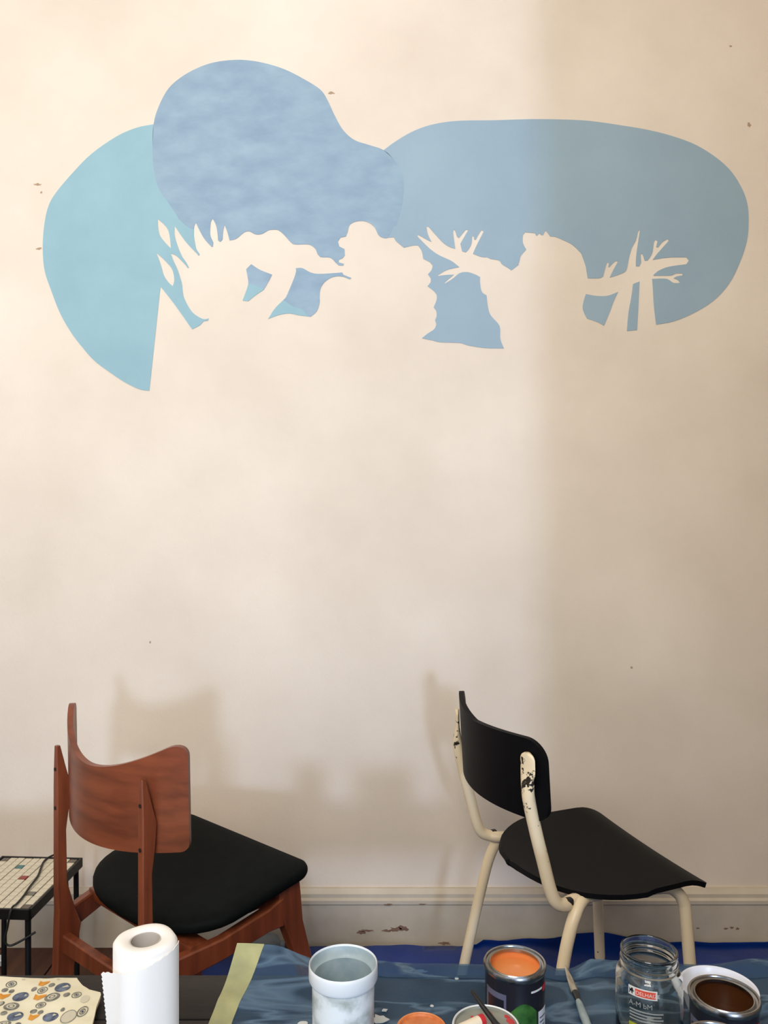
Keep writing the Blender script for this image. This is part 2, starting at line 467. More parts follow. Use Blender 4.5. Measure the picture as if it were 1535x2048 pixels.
# ================================================================== MURAL (outlines in millimetres on the wall)
M_left = [(-640,2278),(-688,2268),(-743,2244),(-812,2196),(-860,2148),(-908,2092),(-932,2051),(-944,1996),(-948,1934),(-943,1872),(-925,1817),(-901,1755),(-870,1700),(-839,1659),(-805,1621),(-764,1590),(-722,1562),(-681,1542),(-652,1537),(-621,1827),(-590,1788),(-561,1748),(-541,1719),(-533,1708),(-512,1719),(-500,1731),(-489,1732),(-487,1738),(-500,1736),(-516,1743),(-532,1755),(-545,1774),(-552,1788),(-558,1804),(-561,1832),(-565,1848),(-570,1864),(-576,1880),(-585,1899),(-591,1915),(-593,1919),(-578,1913),(-563,1899),(-549,1884),(-545,1878),(-542,1880),(-550,1895),(-560,1909),(-570,1931),(-578,1955),(-582,1973),(-582,1996),(-574,1984),(-556,1958),(-538,1937),(-520,1919),(-515,1912),(-512,1917),(-521,1931),(-525,1949),(-528,1967),(-528,1986),(-534,1986),(-552,1997),(-574,2018),(-571,2017),(-598,2058),(-626,2099),(-640,2154),(-643,2210)]
M_leaf1 = [(-629,2015),(-614,2002),(-601,1986),(-595,1964),(-592,1933),(-605,1946),(-621,1966),(-627,1987)]
M_leaf2 = [(-633,1921),(-619,1909),(-603,1893),(-590,1877),(-584,1859),(-583,1841),(-587,1828),(-599,1839),(-611,1857),(-617,1877),(-624,1899)]
M_blob = [(-640,2278),(-626,2327),(-598,2378),(-557,2413),(-509,2438),(-461,2452),(-399,2457),(-337,2449),(-275,2430),(-220,2402),(-178,2375),(-158,2347),(-137,2302),(-113,2261),(-82,2234),(-41,2220),(-1,2206),(28,2179),(49,2148),(56,2106),(49,2044),(35,1996),(28,1994),(16,1969),(13,1963),(5,1961),(-5,1963),(-16,1971),(-25,1990),(-38,2002),(-53,2008),(-68,2009),(-83,2006),(-96,1997),(-101,1979),(-106,1966),(-121,1963),(-128,1952),(-124,1938),(-110,1931),(-109,1913),(-116,1905),(-125,1902),(-126,1894),(-111,1890),(-113,1885),(-126,1886),(-133,1892),(-149,1907),(-177,1909),(-184,1916),(-190,1931),(-197,1938),(-212,1944),(-247,1944),(-260,1951),(-278,1971),(-293,1983),(-306,1985),(-321,1983),(-339,1973),(-357,1972),(-374,1980),(-389,1977),(-410,1960),(-429,1955),(-435,1977),(-443,1999),(-447,1980),(-449,1957),(-455,1951),(-461,1955),(-463,1978),(-467,1998),(-476,2016),(-481,2007),(-483,1984),(-482,1967),(-474,1949),(-475,1938),(-479,1937),(-498,1958),(-512,1982),(-523,2005),(-527,1995),(-528,1986),(-534,1986),(-552,1997),(-574,2018),(-571,2017),(-598,2058),(-626,2099),(-640,2154),(-643,2210)]
M_right = [(32,2230),(74,2255),(116,2272),(165,2283),(221,2288),(306,2289),(411,2292),(495,2291),(572,2287),(657,2275),(734,2262),(804,2244),(867,2220),(923,2185),(965,2146),(994,2100),(1009,2058),(1013,2009),(1008,1953),(987,1890),(958,1834),(916,1788),(860,1753),(804,1730),(756,1721),(750,1772),(747,1820),(745,1848),(779,1849),(792,1845),(804,1837),(823,1837),(815,1846),(804,1850),(813,1855),(829,1858),(830,1863),(810,1863),(801,1858),(770,1857),(749,1857),(749,1860),(765,1872),(792,1882),(840,1889),(847,1899),(840,1908),(804,1908),(777,1906),(746,1901),(758,1917),(772,1933),(791,1954),(788,1959),(774,1951),(761,1935),(756,1937),(760,1953),(754,1957),(750,1951),(745,1919),(732,1899),(724,1899),(721,1910),(717,1919),(713,1915),(714,1892),(709,1883),(700,1883),(700,1903),(704,1937),(712,1987),(706,1980),(700,1956),(688,1933),(681,1908),(675,1878),(668,1867),(647,1858),(627,1852),(634,1867),(650,1897),(643,1898),(634,1890),(626,1881),(623,1881),(625,1892),(620,1894),(616,1883),(609,1856),(598,1850),(566,1850),(563,1867),(560,1885),(552,1908),(546,1921),(523,1943),(502,1954),(476,1965),(462,1966),(453,1978),(449,1983),(445,1977),(442,1970),(436,1970),(433,1975),(429,1973),(425,1968),(422,1970),(420,1975),(392,1978),(386,1970),(386,1948),(395,1930),(380,1912),(376,1896),(371,1885),(375,1889),(354,1872),(344,1879),(328,1889),(320,1899),(295,1904),(288,1908),(271,1909),(247,1918),(257,1941),(277,1980),(271,1984),(264,1974),(255,1957),(250,1958),(250,1966),(245,1967),(243,1946),(234,1929),(227,1922),(217,1925),(212,1946),(234,1984),(227,1985),(208,1962),(203,1965),(198,1981),(194,1986),(192,1977),(198,1932),(182,1937),(165,1948),(144,1970),(123,1994),(118,1993),(122,1972),(132,1951),(123,1955),(95,1971),(92,1967),(125,1934),(151,1915),(187,1898),(209,1881),(175,1873),(150,1859),(150,1856),(172,1859),(194,1860),(168,1838),(169,1835),(191,1849),(210,1864),(231,1867),(252,1861),(267,1853),(267,1835),(272,1812),(285,1802),(289,1769),(297,1746),(321,1717),(323,1682),(333,1655),(281,1656),(234,1663),(210,1670),(156,1672),(135,1677),(105,1683),(121,1696),(139,1708),(145,1722),(142,1734),(146,1743),(145,1760),(138,1769),(146,1790),(146,1805),(139,1814),(121,1828),(130,1840),(130,1849),(122,1861),(132,1873),(135,1885),(128,1894),(109,1904),(105,1925),(95,1941),(81,1941),(55,1935),(33,1954),(27,1964),(13,1963),(16,1969),(28,1994),(35,1996),(49,2044),(56,2106),(49,2148),(28,2179),(-1,2206)]
M_i1a = [(-369,1889),(-344,1873),(-311,1860),(-321,1840),(-334,1818),(-354,1829),(-377,1834),(-377,1842),(-383,1875)]
M_i1b = [(-377,1834),(-354,1829),(-334,1818),(-359,1801),(-377,1786),(-393,1788),(-382,1817)]
M_i2a = [(-245,1878),(-227,1878),(-204,1866),(-181,1862),(-141,1864),(-116,1866),(-113,1860),(-91,1851),(-94,1847),(-118,1855),(-143,1853),(-164,1840),(-176,1822),(-179,1801),(-179,1781),(-187,1758),(-204,1743),(-212,1744),(-227,1763),(-252,1771),(-280,1789),(-273,1796),(-255,1837),(-245,1865)]
M_i2b = [(-280,1789),(-252,1771),(-227,1763),(-212,1744),(-237,1747),(-263,1752),(-291,1748),(-322,1737),(-303,1766)]
M_i3 = [(561,1806),(589,1801),(620,1801),(650,1812),(638,1786),(627,1756),(611,1718),(593,1728),(564,1738),(555,1756),(552,1772),(557,1795)]
M_i4 = [(692,1834),(710,1841),(707,1774),(703,1706),(675,1703),(679,1752),(687,1797)]
mural = empty('mural', (0, WY, 0))
tag(mural, 'unfinished wall mural of pale blue cloud shapes with bare tree and bush silhouettes', 'mural')
def paint(name, loops, m, depth=0.0012, limit=42, label=None):
    loops = [soften([(x / 1000, z / 1000) for x, z in lp], limit) for lp in loops]
    bm = polygon_plate(bmesh.new(), loops, lambda x, z, d: Vector((x, -0.0003 - d, z)), depth)
    o = obj(name, bm, M[m], mural, smooth=False)
    if label: o['label'] = label
paint('painted_cloud', [M_left, M_leaf1, M_leaf2], 'teal', label='pale teal cloud shape with leaf cut-outs')
paint('painted_cloud', [M_blob], 'slate', label='brushed grey-blue rounded cloud shape')
paint('painted_cloud', [M_right], 'blue', label='wide soft blue cloud shape with bare branches')
paint('painted_gap', [M_i1a], 'slate'); paint('painted_gap', [M_i1b], 'teal')
paint('painted_gap', [M_i2a], 'slate'); paint('painted_gap', [M_i2b], 'teal')
paint('painted_gap', [M_i3], 'blue'); paint('painted_gap', [M_i4], 'blue')

# ================================================================== TARP ON THE FLOOR
def on_floor(o, f_, lat, dep):
    return (o[0] + f_[1] * lat + f_[0] * dep, o[1] - f_[0] * lat + f_[1] * dep)
FEET = [on_floor((.576, 1.80), (.957, .29), l_, d_) for l_, d_ in ((.206, -.363), (-.206, -.363), (.184, .0147), (-.184, .0147))] + [on_floor((-.318, 1.829), (.657, .757), l_, .045) for l_ in (.238, -.238)] + [(-.35, 2.13), (-.28, 2.13)]
def tarp_z(x, y):
    z = 0.006 + 0.010 * (0.5 + noise.noise((x * 5, y * 6, 1.3))) + 0.006 * (0.5 + noise.noise((x * 14, y * 11, 4.2)))
    for fx, fy in FEET:
        d = math.hypot(x - fx, y - fy)
        if d < 0.10: z = 0.008 + (z - 0.008) * max(0, (d - 0.04) / 0.06)
    return max(z, 0.003)
def tarp_fn(x, t):
    climb = (0.010 + 0.028 * math.exp(-((x - 0.585) / 0.11) ** 2)) * min(1, max(0, (x - 0.20) / 0.06))
    y_end = 2.192 + (0.0 if x > 0.26 else -0.012 * (1 + noise.noise((x * 6, 0, 9))))
    y = 0.2 + (y_end - 0.2) * min(t, 1.0)
    z = tarp_z(x, y)
    if t > 1.0:
        z += climb * (t - 1.0) / 0.04
    left = -0.49 + 0.37 * max(0, min(1, (1.98 - y) / 0.15)) + 0.02 * noise.noise((y * 9, 1, 2))
    x2 = 1.85 - (1.85 - left) * (1.85 - x) / 2.35
    if t <= 1.0: z = tarp_z(x2, y)
    return Vector((x2, y, z))
ys = [i / 60 for i in range(61)] + [1.013, 1.026, 1.04]
bm = shell(bmesh.new(), tarp_fn, [-0.50 + 2.35 * i / 110 for i in range(111)], ys, 0.0012)
tag(obj('plastic_tarp', bm, M['tarp'], angle=60), 'crumpled dark blue plastic tarp spread over the floor along the skirting', 'tarp')

# ================================================================== WOODEN CHAIR
# local frame: x = side, y = forward, z = up, origin on the floor under the middle of the seat front
chair = empty('dining_chair', (-0.318, 1.829, 0), math.atan2(-0.657, 0.757))
tag(chair, 'reddish teak dining chair with curved plywood back and black vinyl seat', 'chair')
def seat_z(d): return 0.462 - 0.15 * d
out = []
for a in range(0, 91, 15):                          # front corner
    out.append((0.194 + 0.034 * math.sin(R(a)), -0.034 + 0.034 * math.cos(R(a))))
for d in (0.07, 0.11, 0.15): out.append((0.228 - 0.05 * (d - 0.034), -d))
for a in range(0, 181, 9):                          # round rear
    out.append((0.2205 * math.copysign(abs(math.cos(R(a))) ** 0.8, math.cos(R(a))), -0.18 - 0.137 * math.sin(R(a)) ** 0.9))
for d in (0.15, 0.11, 0.07): out.append((-(0.228 - 0.05 * (d - 0.034)), -d))
for a in range(90, -1, -15):
    out.append((-(0.194 + 0.034 * math.sin(R(a))), -0.034 + 0.034 * math.cos(R(a))))
cy = -0.17
rings = []
for s, dz in ((0.965, -0.019), (0.99, -0.018), (1.0, -0.013), (1.0, -0.007), (0.988, -0.001), (0.96, 0.002), (0.85, 0.005), (0.6, 0.006), (0.3, 0.005), (0.04, 0.005)):
    rings.append([Vector((x * s, cy + (y - cy) * s, seat_z(-(cy + (y - cy) * s)) + dz)) for x, y in out])
bm = bmesh.new(); ring_loft(bm, rings)
seat = obj('seat', bm, M['vinyl'], chair, angle=70)
# backrest: bent plywood
def back_fn(t, v):
    hw_ = 0.210
    lat = hw_ * t
    ztop = 0.716 + 0.080 * abs(t) ** 1.8 - 0.009 * t
    zbot = 0.566 + 0.014 * abs(t) ** 2
    e = hw_ - abs(lat)
    rt, rb = 0.034, 0.014
    if e < rt: ztop -= rt - math.sqrt(max(rt * rt - (rt - e) ** 2, 0))
    if e < rb: zbot += rb - math.sqrt(max(rb * rb - (rb - e) ** 2, 0))
    z = zbot + (ztop - zbot) * v
    d = 0.378 - 0.080 * abs(t) ** 2.0 + 0.02 * (z - 0.60)
    return Vector((lat, -d, z))
ts = [math.sin(math.pi / 2 * (-1 + 2 * i / 48)) for i in range(49)]
bm = shell(bmesh.new(), back_fn, ts, [i / 10 for i in range(11)], 0.012)
obj('backrest', bm, M['teak_ply'], chair, angle=50)
X, Y, Z = Vector((1, 0, 0)), Vector((0, 1, 0)), Vector((0, 0, 1))
for s in (1, -1):
    L_ = 0.158
    def ps(z, dr, df, hx, off=0.0):               # section between a rear and a front depth
        return ((s * (L_ + off), -(dr + df) / 2, z), X, hx, Y, (dr - df) / 2)
    post = bar(bmesh.new(), [ps(0, .388, .364, .010, .012), ps(.12, .378, .346, .0115, .008), ps(.27, .370, .330, .0125), ps(.335, .368, .318, .0125), ps(.375, .367, .332, .0115), ps(.43, .369, .347, .0095),
                             ps(.54, .369, .349, .009), ps(.59, .369, .342, .009), ps(.632, .369, .339, .009), ps(.665, .369, .348, .008), ps(.716, .369, .360, .005)], .002)
    p = obj('back_leg', post, M['teak'], chair, smooth=True, angle=30)
    for z in (.588, .668):
        b2 = bmesh.new()
        tube(b2, [Vector((s * L_, -.3705, z)), Vector((s * L_, -.364, z))], .0038, 10, ref=(0, 0, 1))
        obj('screw', b2, M['screw'], p)
    front = bar(bmesh.new(), [((s * .199, -.056, .440), X, .015, Y, .028), ((s * .200, -.054, .40), X, .015, Y, .030), ((s * .204, -.046, .35), X, .0145, Y, .024),
                              ((s * .214, -.020, .26), X, .013, Y, .018), ((s * .238, .045, 0.010), X, .010, Y, .011)])
    obj('front_leg', front, M['teak'], chair, angle=30)
    rail = bar(bmesh.new(), [((s * .204, -.075, .384), X, .012, Z, .030), ((s * .204, -.11, .380), X, .012, Z, .023), ((s * .196, -.22, .364), X, .011, Z, .021), ((s * .166, -.335, .346), X, .011, Z, .024)])
    obj('side_rail', rail, M['teak'], chair, angle=30)
obj('rear_rail', bar(bmesh.new(), [((-.158, -.350, .306), Y, .010, Z, .019), ((0, -.350, .309), Y, .010, Z, .018), ((.158, -.350, .312), Y, .010, Z, .019)]), M['teak'], chair, angle=30)
obj('front_rail', bar(bmesh.new(), [((-.192, -.060, .385), Y, .010, Z, .026), ((.192, -.060, .385), Y, .010, Z, .026)]), M['teak'], chair, angle=30)
for y, z in ((-.12, .4075), (-.26, .372)):
    b2 = box(bmesh.new(), -.185, .185, y - .02, y + .02, z - .012, z + .012, .002)
    obj('seat_support', b2, M['teak'], chair, angle=30)

# ================================================================== BLACK SCHOOL CHAIR
f = Vector((0.957, 0.29, 0)).normalized()
school = empty('school_chair', (0.576, 1.80, 0), math.atan2(-f.x, f.y))
tag(school, 'black plywood school chair on chipped cream steel tube frame', 'chair')
def seat2(u, t):
    d = -0.018 + 0.342 * u                        # from the front lip to the rear
    w = 0.206 + 0.004 * math.sin(math.pi * min(1, max(0, d / .3)))
    e = d + 0.018
    if e < 0.014: w -= 0.014 - math.sqrt(max(0.014 ** 2 - (0.014 - e) ** 2, 0))
    if d > 0.13:
        k = (d - 0.13) / (0.324 - 0.13)
        w *= max(1 - k ** 2.2, 0.0) ** 0.55 * 0.93 + 0.07 * (1 - k) + 0.03
    x = w * t
    z = 0.462 - 0.055 * max(d - .02, 0) - 0.005 * (1 - t * t)
    if d < 0.04: z -= 0.016 * ((0.04 - d) / 0.058) ** 2
    z += 0.010 * max(0, (d - .24) / .08) ** 2
    return Vector((x, -d, z))
us = [0, .006, .015, .03, .055, .085, .12, .17, .23, .3, .37, .44, .51, .58, .65, .71, .77, .82, .87, .91, .94, .965, .985, 1.0]
bm = shell(bmesh.new(), seat2, us, [math.sin(math.pi / 2 * (-1 + i / 10)) for i in range(21)], 0.010)
obj('seat', bm, M['black_ply'], school, angle=50)
def back2(t, v):
    lat = 0.203 * t
    ztop = 0.778 - 0.016 * (1 - abs(t)) ** 1.2 - 0.011 * t
    zbot = 0.612 - 0.004 * (1 - t * t)
    e = 0.203 - abs(lat)
    rt, rb = 0.042, 0.028
    if e < rt: ztop -= rt - math.sqrt(max(rt * rt - (rt - e) ** 2, 0))
    if e < rb: zbot += rb - math.sqrt(max(rb * rb - (rb - e) ** 2, 0))
    z = zbot + (ztop - zbot) * v
    d = 0.392 - 0.056 * abs(t) ** 2 + 0.06 * (z - 0.62)
    return Vector((lat, -d, z))
bm = shell(bmesh.new(), back2, ts, [i / 10 for i in range(11)], 0.011)
obj('backrest', bm, M['black_ply'], school, angle=50)
for s in (1, -1):
    path = catmull([(s * .177, -.3705, .742), (s * .177, -.3695, .715), (s * .177, -.3685, .66), (s * .177, -.353, .59), (s * .177, -.337, .53), (s * .177, -.322, .475), (s * .177, -.309, .448), (s * .173, -.288, .4385), (s * .160, -.262, .4375), (s * .148, -.18, .438), (s * .142, -.06, .4405)], 6)
    rad = []
    for p in path:
        if p.z > 0.655:
            k = min(1, (p.z - 0.655) / 0.05)
            e = 1.0 if p.z < 0.728 else math.sqrt(max(0.12, 1 - ((p.z - 0.728) / 0.0148) ** 2))
            rad.append(((0.0125 + 0.006 * k) * e, 0.0125 - 0.008 * k))
        else: rad.append((0.0125, 0.0125))
    obj('back_upright', tube(bmesh.new(), path, rad, 16, ref=(s, 0.38, 0)), M['cream_tube'], school, angle=60)
    path = catmull([(s * .150, -.225, .437), (s * .168, -.252, .434), (s * .178, -.268, .420), (s * .183, -.283, .39), (s * .187, -.300, .33), (s * .197, -.340, .15), (s * .205, -.360, .035), (s * .206, -.363, 0.025)], 6)
    lg = obj('rear_leg', tube(bmesh.new(), path, .0122, 16), M['cream_tube'], school, angle=60)
    obj('foot_cap', tube(bmesh.new(), [Vector((s * .2005, -.3487, .10)), Vector((s * .2062, -.3632, 0.012))], .0142, 16), M['rubber'], lg)
    path = catmull([(s * .160, -.11, .437), (s * .162, -.065, .437), (s * .164, -.035, .430), (s * .167, -.014, .405), (s * .170, -.008, .36), (s * .178, .006, .15), (s * .184, .014, 0.025)], 6)
    lg = obj('front_leg', tube(bmesh.new(), path, .0125, 16), M['cream_tube'], school, angle=60)
    obj('foot_cap', tube(bmesh.new(), [Vector((s * .1802, .0093, .10)), Vector((s * .1844, .0147, 0.012))], .0145, 16), M['rubber'], lg)
for y, z in ((-.10, .4365), (-.25, .4355)):
    obj('cross_bar', tube(bmesh.new(), [Vector((-.155, y, z)), Vector((.155, y, z))], .009, 12, ref=(0, 0, 1)), M['cream_tube'], school)
obj('weld_bracket', box(bmesh.new(), -.181, -.167, -.286, -.272, .438, .451, .003), M['rubber'], school)
obj('weld_bracket', box(bmesh.new(), .167, .181, -.286, -.272, .438, .451, .003), M['rubber'], school)

# ================================================================== MOSAIC SIDE TABLE
tz = 0.33
st = empty('side_table', (-0.868, 1.885, 0), R(-3.0))
tag(st, 'small black iron side table with white mosaic tile top behind the teak chair', 'table')
cols, rows, pitch = 10, 13, 0.0192
hw, hd = cols * pitch / 2 + .008, rows * pitch / 2 + .008
top = obj('table_top', box(bmesh.new(), -hw + .004, hw - .004, -hd + .004, hd - .004, tz - .014, tz - .0035), M['grout'], st, smooth=False)
bm = bmesh.new()
box(bm, -hw, hw, -hd, -hd + .006, tz - .022, tz + .001, .001); box(bm, -hw, hw, hd - .006, hd, tz - .022, tz + .001, .001)
box(bm, -hw, -hw + .006, -hd, hd, tz - .022, tz + .001, .001); box(bm, hw - .006, hw, -hd, hd, tz - .022, tz + .001, .001)
obj('rim', bm, M['iron'], st, smooth=False)
tile_me = {}
special = {(3, 10): 'tile_teal', (5, 7): 'tile_red', (8, 3): 'tile_grey', (0, 12): 'tile_brown', (9, 0): 'tile_brown', (9, 12): 'tile_brown', (0, 0): 'tile_brown', (1, 4): 'tile_grey', (2, 1): 'tile_teal'}
for i in range(cols):
    for j in range(rows):
        k = special.get((i, j), 'tile_white')
        if k not in tile_me:
            o = obj('tile', box(bmesh.new(), -.0086, .0086, -.0086, .0086, -.0035, .0, .0008), M[k], top, smooth=False)
            tile_me[k] = o.data
        else:
            o = link_mesh('tile', tile_me[k], None, top)
        o.location = ((i - (cols - 1) / 2) * pitch, (j - (rows - 1) / 2) * pitch, tz + 0.0004 * ((i * 7 + j * 3) % 3))
for sx_ in (-1, 1):
    for sy in (-1, 1):
        p = [Vector((sx_ * (hw - .012), sy * (hd - .012), tz - .014)), Vector((sx_ * (hw - .010), sy * (hd - .010), 0))]
        lg = obj('leg', tube(bmesh.new(), p, .0065, 10), M['iron'], st)
cordp = catmull([(-.815, 2.075, .05), (-.812, 2.055, .24), (-.815, 2.036, .335), (-.830, 2.012, .3375), (-.842, 1.983, .3345), (-.823, 1.904, .3345), (-.818, 1.850, .3345), (-.812, 1.802, .3345), (-.811, 1.766, .3345), (-.811, 1.748, .3370), (-.812, 1.738, .327), (-.816, 1.735, .300), (-.822, 1.735, .270), (-.812, 1.738, .258), (-.790, 1.742, .266), (-.762, 1.750, .281)], 8)
tag(obj('power_cord', tube(bmesh.new(), cordp, .0024, 8, ref=(0.3, 0.2, 1)), M['cord'], angle=80), 'thin black cord lying across the mosaic tabletop and hanging over its edge', 'cord')

# small things on the floor
o = empty('plastic_bottle', (-0.375, 2.13, 0.042), 0)
tag(o, 'grey plastic bottle lying on the floor by the skirting behind the masking film', 'bottle')
bm = bmesh.new(); lathe(bm, [(0, 0), (.028, 0), (.031, .004), (.031, .075), (.026, .09), (.013, .10), (.011, .112), (0, .112)], 28)
bo = obj('body', bm, M['bottle'], o); bo.rotation_euler = (0, R(90), R(4))
bm = bmesh.new(); lathe(bm, [(0, .111), (.014, .111), (.014, .126), (0, .126)], 24)
bc = obj('cap', bm, M['rubber'], o); bc.rotation_euler = (0, R(90), R(4))
bm = bmesh.new(); lathe(bm, [(.010, 0), (.016, .002), (.018, .016), (.0165, .016), (.0148, .004), (.010, .003)], 24, closed=True)
o = obj('jar_cap', bm, M['tub_rim']); o.location = (-1.02, 2.12, 0.001)
tag(o, 'small white cap on the dark floorboards under the mosaic table', 'cap')

# ================================================================== LOW WORK TABLE
TZ, TY = 0.45, 1.297
bench = empty('work_table', (0.0, 0.95, 0))
tag(bench, 'low blackened plank table half covered by plastic film', 'table')
yy = TY - 0.95
for k in range(6):
    y1 = yy - k * 0.1145
    bm = box(bmesh.new(), -1.02, 1.02, y1 - 0.1125, y1, TZ - 0.028, TZ - 0.0004 * (k % 2), 0.0025)
    obj('plank', bm, M['bench'], bench, angle=30)
for sx_ in (-1, 1):
    for y in (yy - .06, yy - .62):
        obj('leg', box(bmesh.new(), sx_ * .93 - .03, sx_ * .93 + .03, y - .03, y + .03, 0.0215 if sx_ > 0 else 0.0, TZ - .028, .004), M['bench'], bench, angle=30)
obj('apron', box(bmesh.new(), -.90, .90, yy - .07, yy - .05, TZ - .10, TZ - .028, .002), M['bench'], bench, angle=30)
obj('apron', box(bmesh.new(), -.90, .90, yy - .63, yy - .61, TZ - .10, TZ - .028, .002), M['bench'], bench, angle=30)

# masking film: yellow tape edge and translucent blue sheet over the table
def film_h(x, y):
    """height above the table top"""
    h = 0.0022
    near = max(0.0, min(1.0, (y - 1.16) / 0.15))
    bump = math.exp(-((x + 0.185) / 0.055) ** 2) if x > -0.185 else 1.0
    h += 0.030 * bump * near ** 2.0
    h += 0.012 * max(0, near) ** 1.5 * (0.95 + 0.6 * noise.noise((x * 6, 2.0, 0.5)))
    ridge = abs(noise.noise((x * 3.2 + y * 5, y * 7 - x * 2, 3.0)))
    h += 0.0075 * max(0, 0.22 - ridge) / 0.22 * (0.4 + 0.6 * near)
    h += 0.0018 * (noise.noise((x * 22, y * 26, 7.7)) + 1) * 0.5
    return h
def film_x0(y): return -0.2556 + max(0.0, y - 1.17) / 0.13 * 0.0165
def flat_zone(x, y, h):
    """press the sheet flat under the things that stand on it"""
    for (cx, cy, r) in STAND:
        d = math.hypot(x - cx, y - cy)
        if d < r + 0.042:
            k = max(0, min(1, (d - r - 0.012) / 0.03))
            h = 0.0012 * (1 - k) + h * k
    d = abs(x - 0.2932)                       # the brush presses a groove into the sheet
    if y > 1.05 and d < 0.045:
        k = max(0, min(1, (d - 0.013) / 0.03))
        h = min(h, 0.0040) * (1 - k) + h * k
    return h
TUB = (-0.0565, 1.11); ORANGE = (0.1847, 1.13); JAR = (0.374, 1.13); BROWN = (0.446, 1.05); DISH = (0.4915, 1.175); FRONTCAN = (0.38, 0.905); LIDCAN = (0.125, 0.98); DISC = (0.054, 1.151)
STAND = [(*TUB, .048), (*ORANGE, .046), (*JAR, .048), (*BROWN, .047), (*DISH, .045), (*FRONTCAN, .043), (*LIDCAN, .044), (*DISC, .038)]
film = empty('masking_film', (0, 1.0, TZ))
tag(film, 'translucent blue masking film with yellow tape edge draped over the work table', 'masking film')
def film_fn(a, y):
    w = 0.032 + 0.010 * max(0, (y - 1.2) / 0.1)
    x = film_x0(y) + w + a
    h = flat_zone(x, y, film_h(x, y))
    return Vector((x, y - 1.0, h))
def tape_fn(a, y):
    w = 0.034 + 0.010 * max(0, (y - 1.2) / 0.1)
    x = film_x0(y) + w * a
    return Vector((x, y - 1.0, film_h(x, y) + 0.0006))
fy = [0.66 + (1.302 - 0.66) * i / 90 for i in range(91)]
xs_ = [1.19 * i / 190 for i in range(191)]
obj('plastic_sheet', shell(bmesh.new(), film_fn, xs_, fy, 0.0005), M['film'], film, angle=80)
obj('yellow_tape', shell(bmesh.new(), tape_fn, [i / 8 for i in range(9)], fy, 0.0007), M['tape'], film, angle=80)
def fold_fn(a, k):
    x = film_x0(1.3) + 0.20 + a
    y = 1.303 - 0.034 * k + 0.006 * noise.noise((x * 8, 3, 1))
    return Vector((x, y - 1.0, flat_zone(x, y, film_h(x, y)) + 0.0016 + 0.005 * math.sin(math.pi * k) * (0.6 + 0.4 * noise.noise((x * 11, 1, 1)))))
obj('folded_edge', shell(bmesh.new(), fold_fn, [0.99 * i / 150 for i in range(151)], [i / 8 for i in range(9)], 0.0006), M['film'], film, angle=80)
def surf(x, y): return TZ + flat_zone(x, y, film_h(x, y))
for i, (x, y, rx, ry) in enumerate([(-0.006, 1.176, .011, .009), (-0.100, 1.190, .004, .003), (-0.088, 1.178, .004, .004), (-0.118, 1.165, .008, .006), (-0.070, 1.23, .006, .0022), (-0.058, 1.215, .005, .0022), (0.001, 1.196, .004, .003), (0.072, 1.205, .0025, .0022), (0.056, 1.285, .012, .003), (-0.02, 1.15, .003, .003), (0.115, 1.27, .003, .0025)]):
    lp = blotch(x, y, rx, ry, 12, seed=70 + i, rag=.35)
    bm = polygon_plate(bmesh.new(), [lp], lambda a, b_, d: Vector((a, b_ - 1.0, film_h(a, b_) + 0.0004 + d)), 0.0012)
    obj('paint_fleck', bm, M['fleck'], film, smooth=False)

# ---- patterned cloth
def cloth_h(x, y): return 0.006 + 0.0035 * (noise.noise((x * 14, y * 16, 1.1)) + 1) + 0.0016 * noise.noise((x * 40, y * 38, 5))
cl = empty('printed_cloth', (-0.62, 1.15, TZ))
tag(cl, 'folded cream cloth printed with grey circles and orange triangles on the work table', 'cloth')
edge = [(-0.80, 1.272), (-0.70, 1.268), (-0.60, 1.271), (-0.545, 1.266), (-0.50, 1.272), (-0.487, 1.268), (-0.468, 1.245), (-0.453, 1.232), (-0.436, 1.229), (-0.432, 1.222), (-0.428, 1.19), (-0.419, 1.15), (-0.408, 1.08), (-0.40, 1.02), (-0.60, 1.00), (-0.80, 1.00)]
def inside(x, y, poly):
    c = False
    for (x1, y1), (x2, y2) in zip(poly, poly[1:] + poly[:1]):
        if (y1 > y) != (y2 > y) and x < (x2 - x1) * (y - y1) / (y2 - y1) + x1: c = not c
    return c
def cloth_row(y):
    xs = []
    for (x1, y1), (x2, y2) in zip(edge, edge[1:] + edge[:1]):
        if (y1 > y) != (y2 > y): xs.append((x2 - x1) * (y - y1) / (y2 - y1) + x1)
    return max(xs)
def cloth_fn(t, y):
    x1 = cloth_row(min(max(y, 1.0205), 1.2675))
    x = -0.80 + (x1 + 0.80) * t
    return Vector((x + 0.62, y - 1.15, cloth_h(x, y)))
obj('fabric', shell(bmesh.new(), cloth_fn, [i / 70 for i in range(71)], [1.01 + 0.2585 * i / 44 for i in range(45)], 0.005), M['cloth'], cl, angle=80)
def motif(name, m, u, v, ru, rv, tilt=0, n=20, hole=None, shape=None, lift=0.0031):
    """print laid on the cloth; centre and size on the cloth in metres"""
    hgt = 0.738
    y = hgt * 1600 / (v - 1024); x = (u - 767.5) / 1600 * y
    rx = ru / 1600 * y; ry = rv * y * y / (hgt * 1600)
    ca, sa = math.cos(tilt), math.sin(tilt)
    def place(a, b_): return (x + rx * (a * ca - b_ * sa), y + ry * (a * sa + b_ * ca))
    pts = shape or [(math.cos(2 * math.pi * i / n), math.sin(2 * math.pi * i / n)) for i in range(n)]
    loops = [[place(a, b_) for a, b_ in pts]]
    if hole: loops.append([place(a * hole, b_ * hole) for a, b_ in pts])
    if not all(inside(a, b_, edge) and b_ < 1.2655 for a, b_ in loops[0]): return
    bm = polygon_plate(bmesh.new(), loops, lambda a, b_, d: Vector((a + 0.62, b_ - 1.15, cloth_h(a, b_) + lift + d)), 0.0003)
    obj(name, bm, M[m], cl, smooth=False)
sc = 210 / 1535
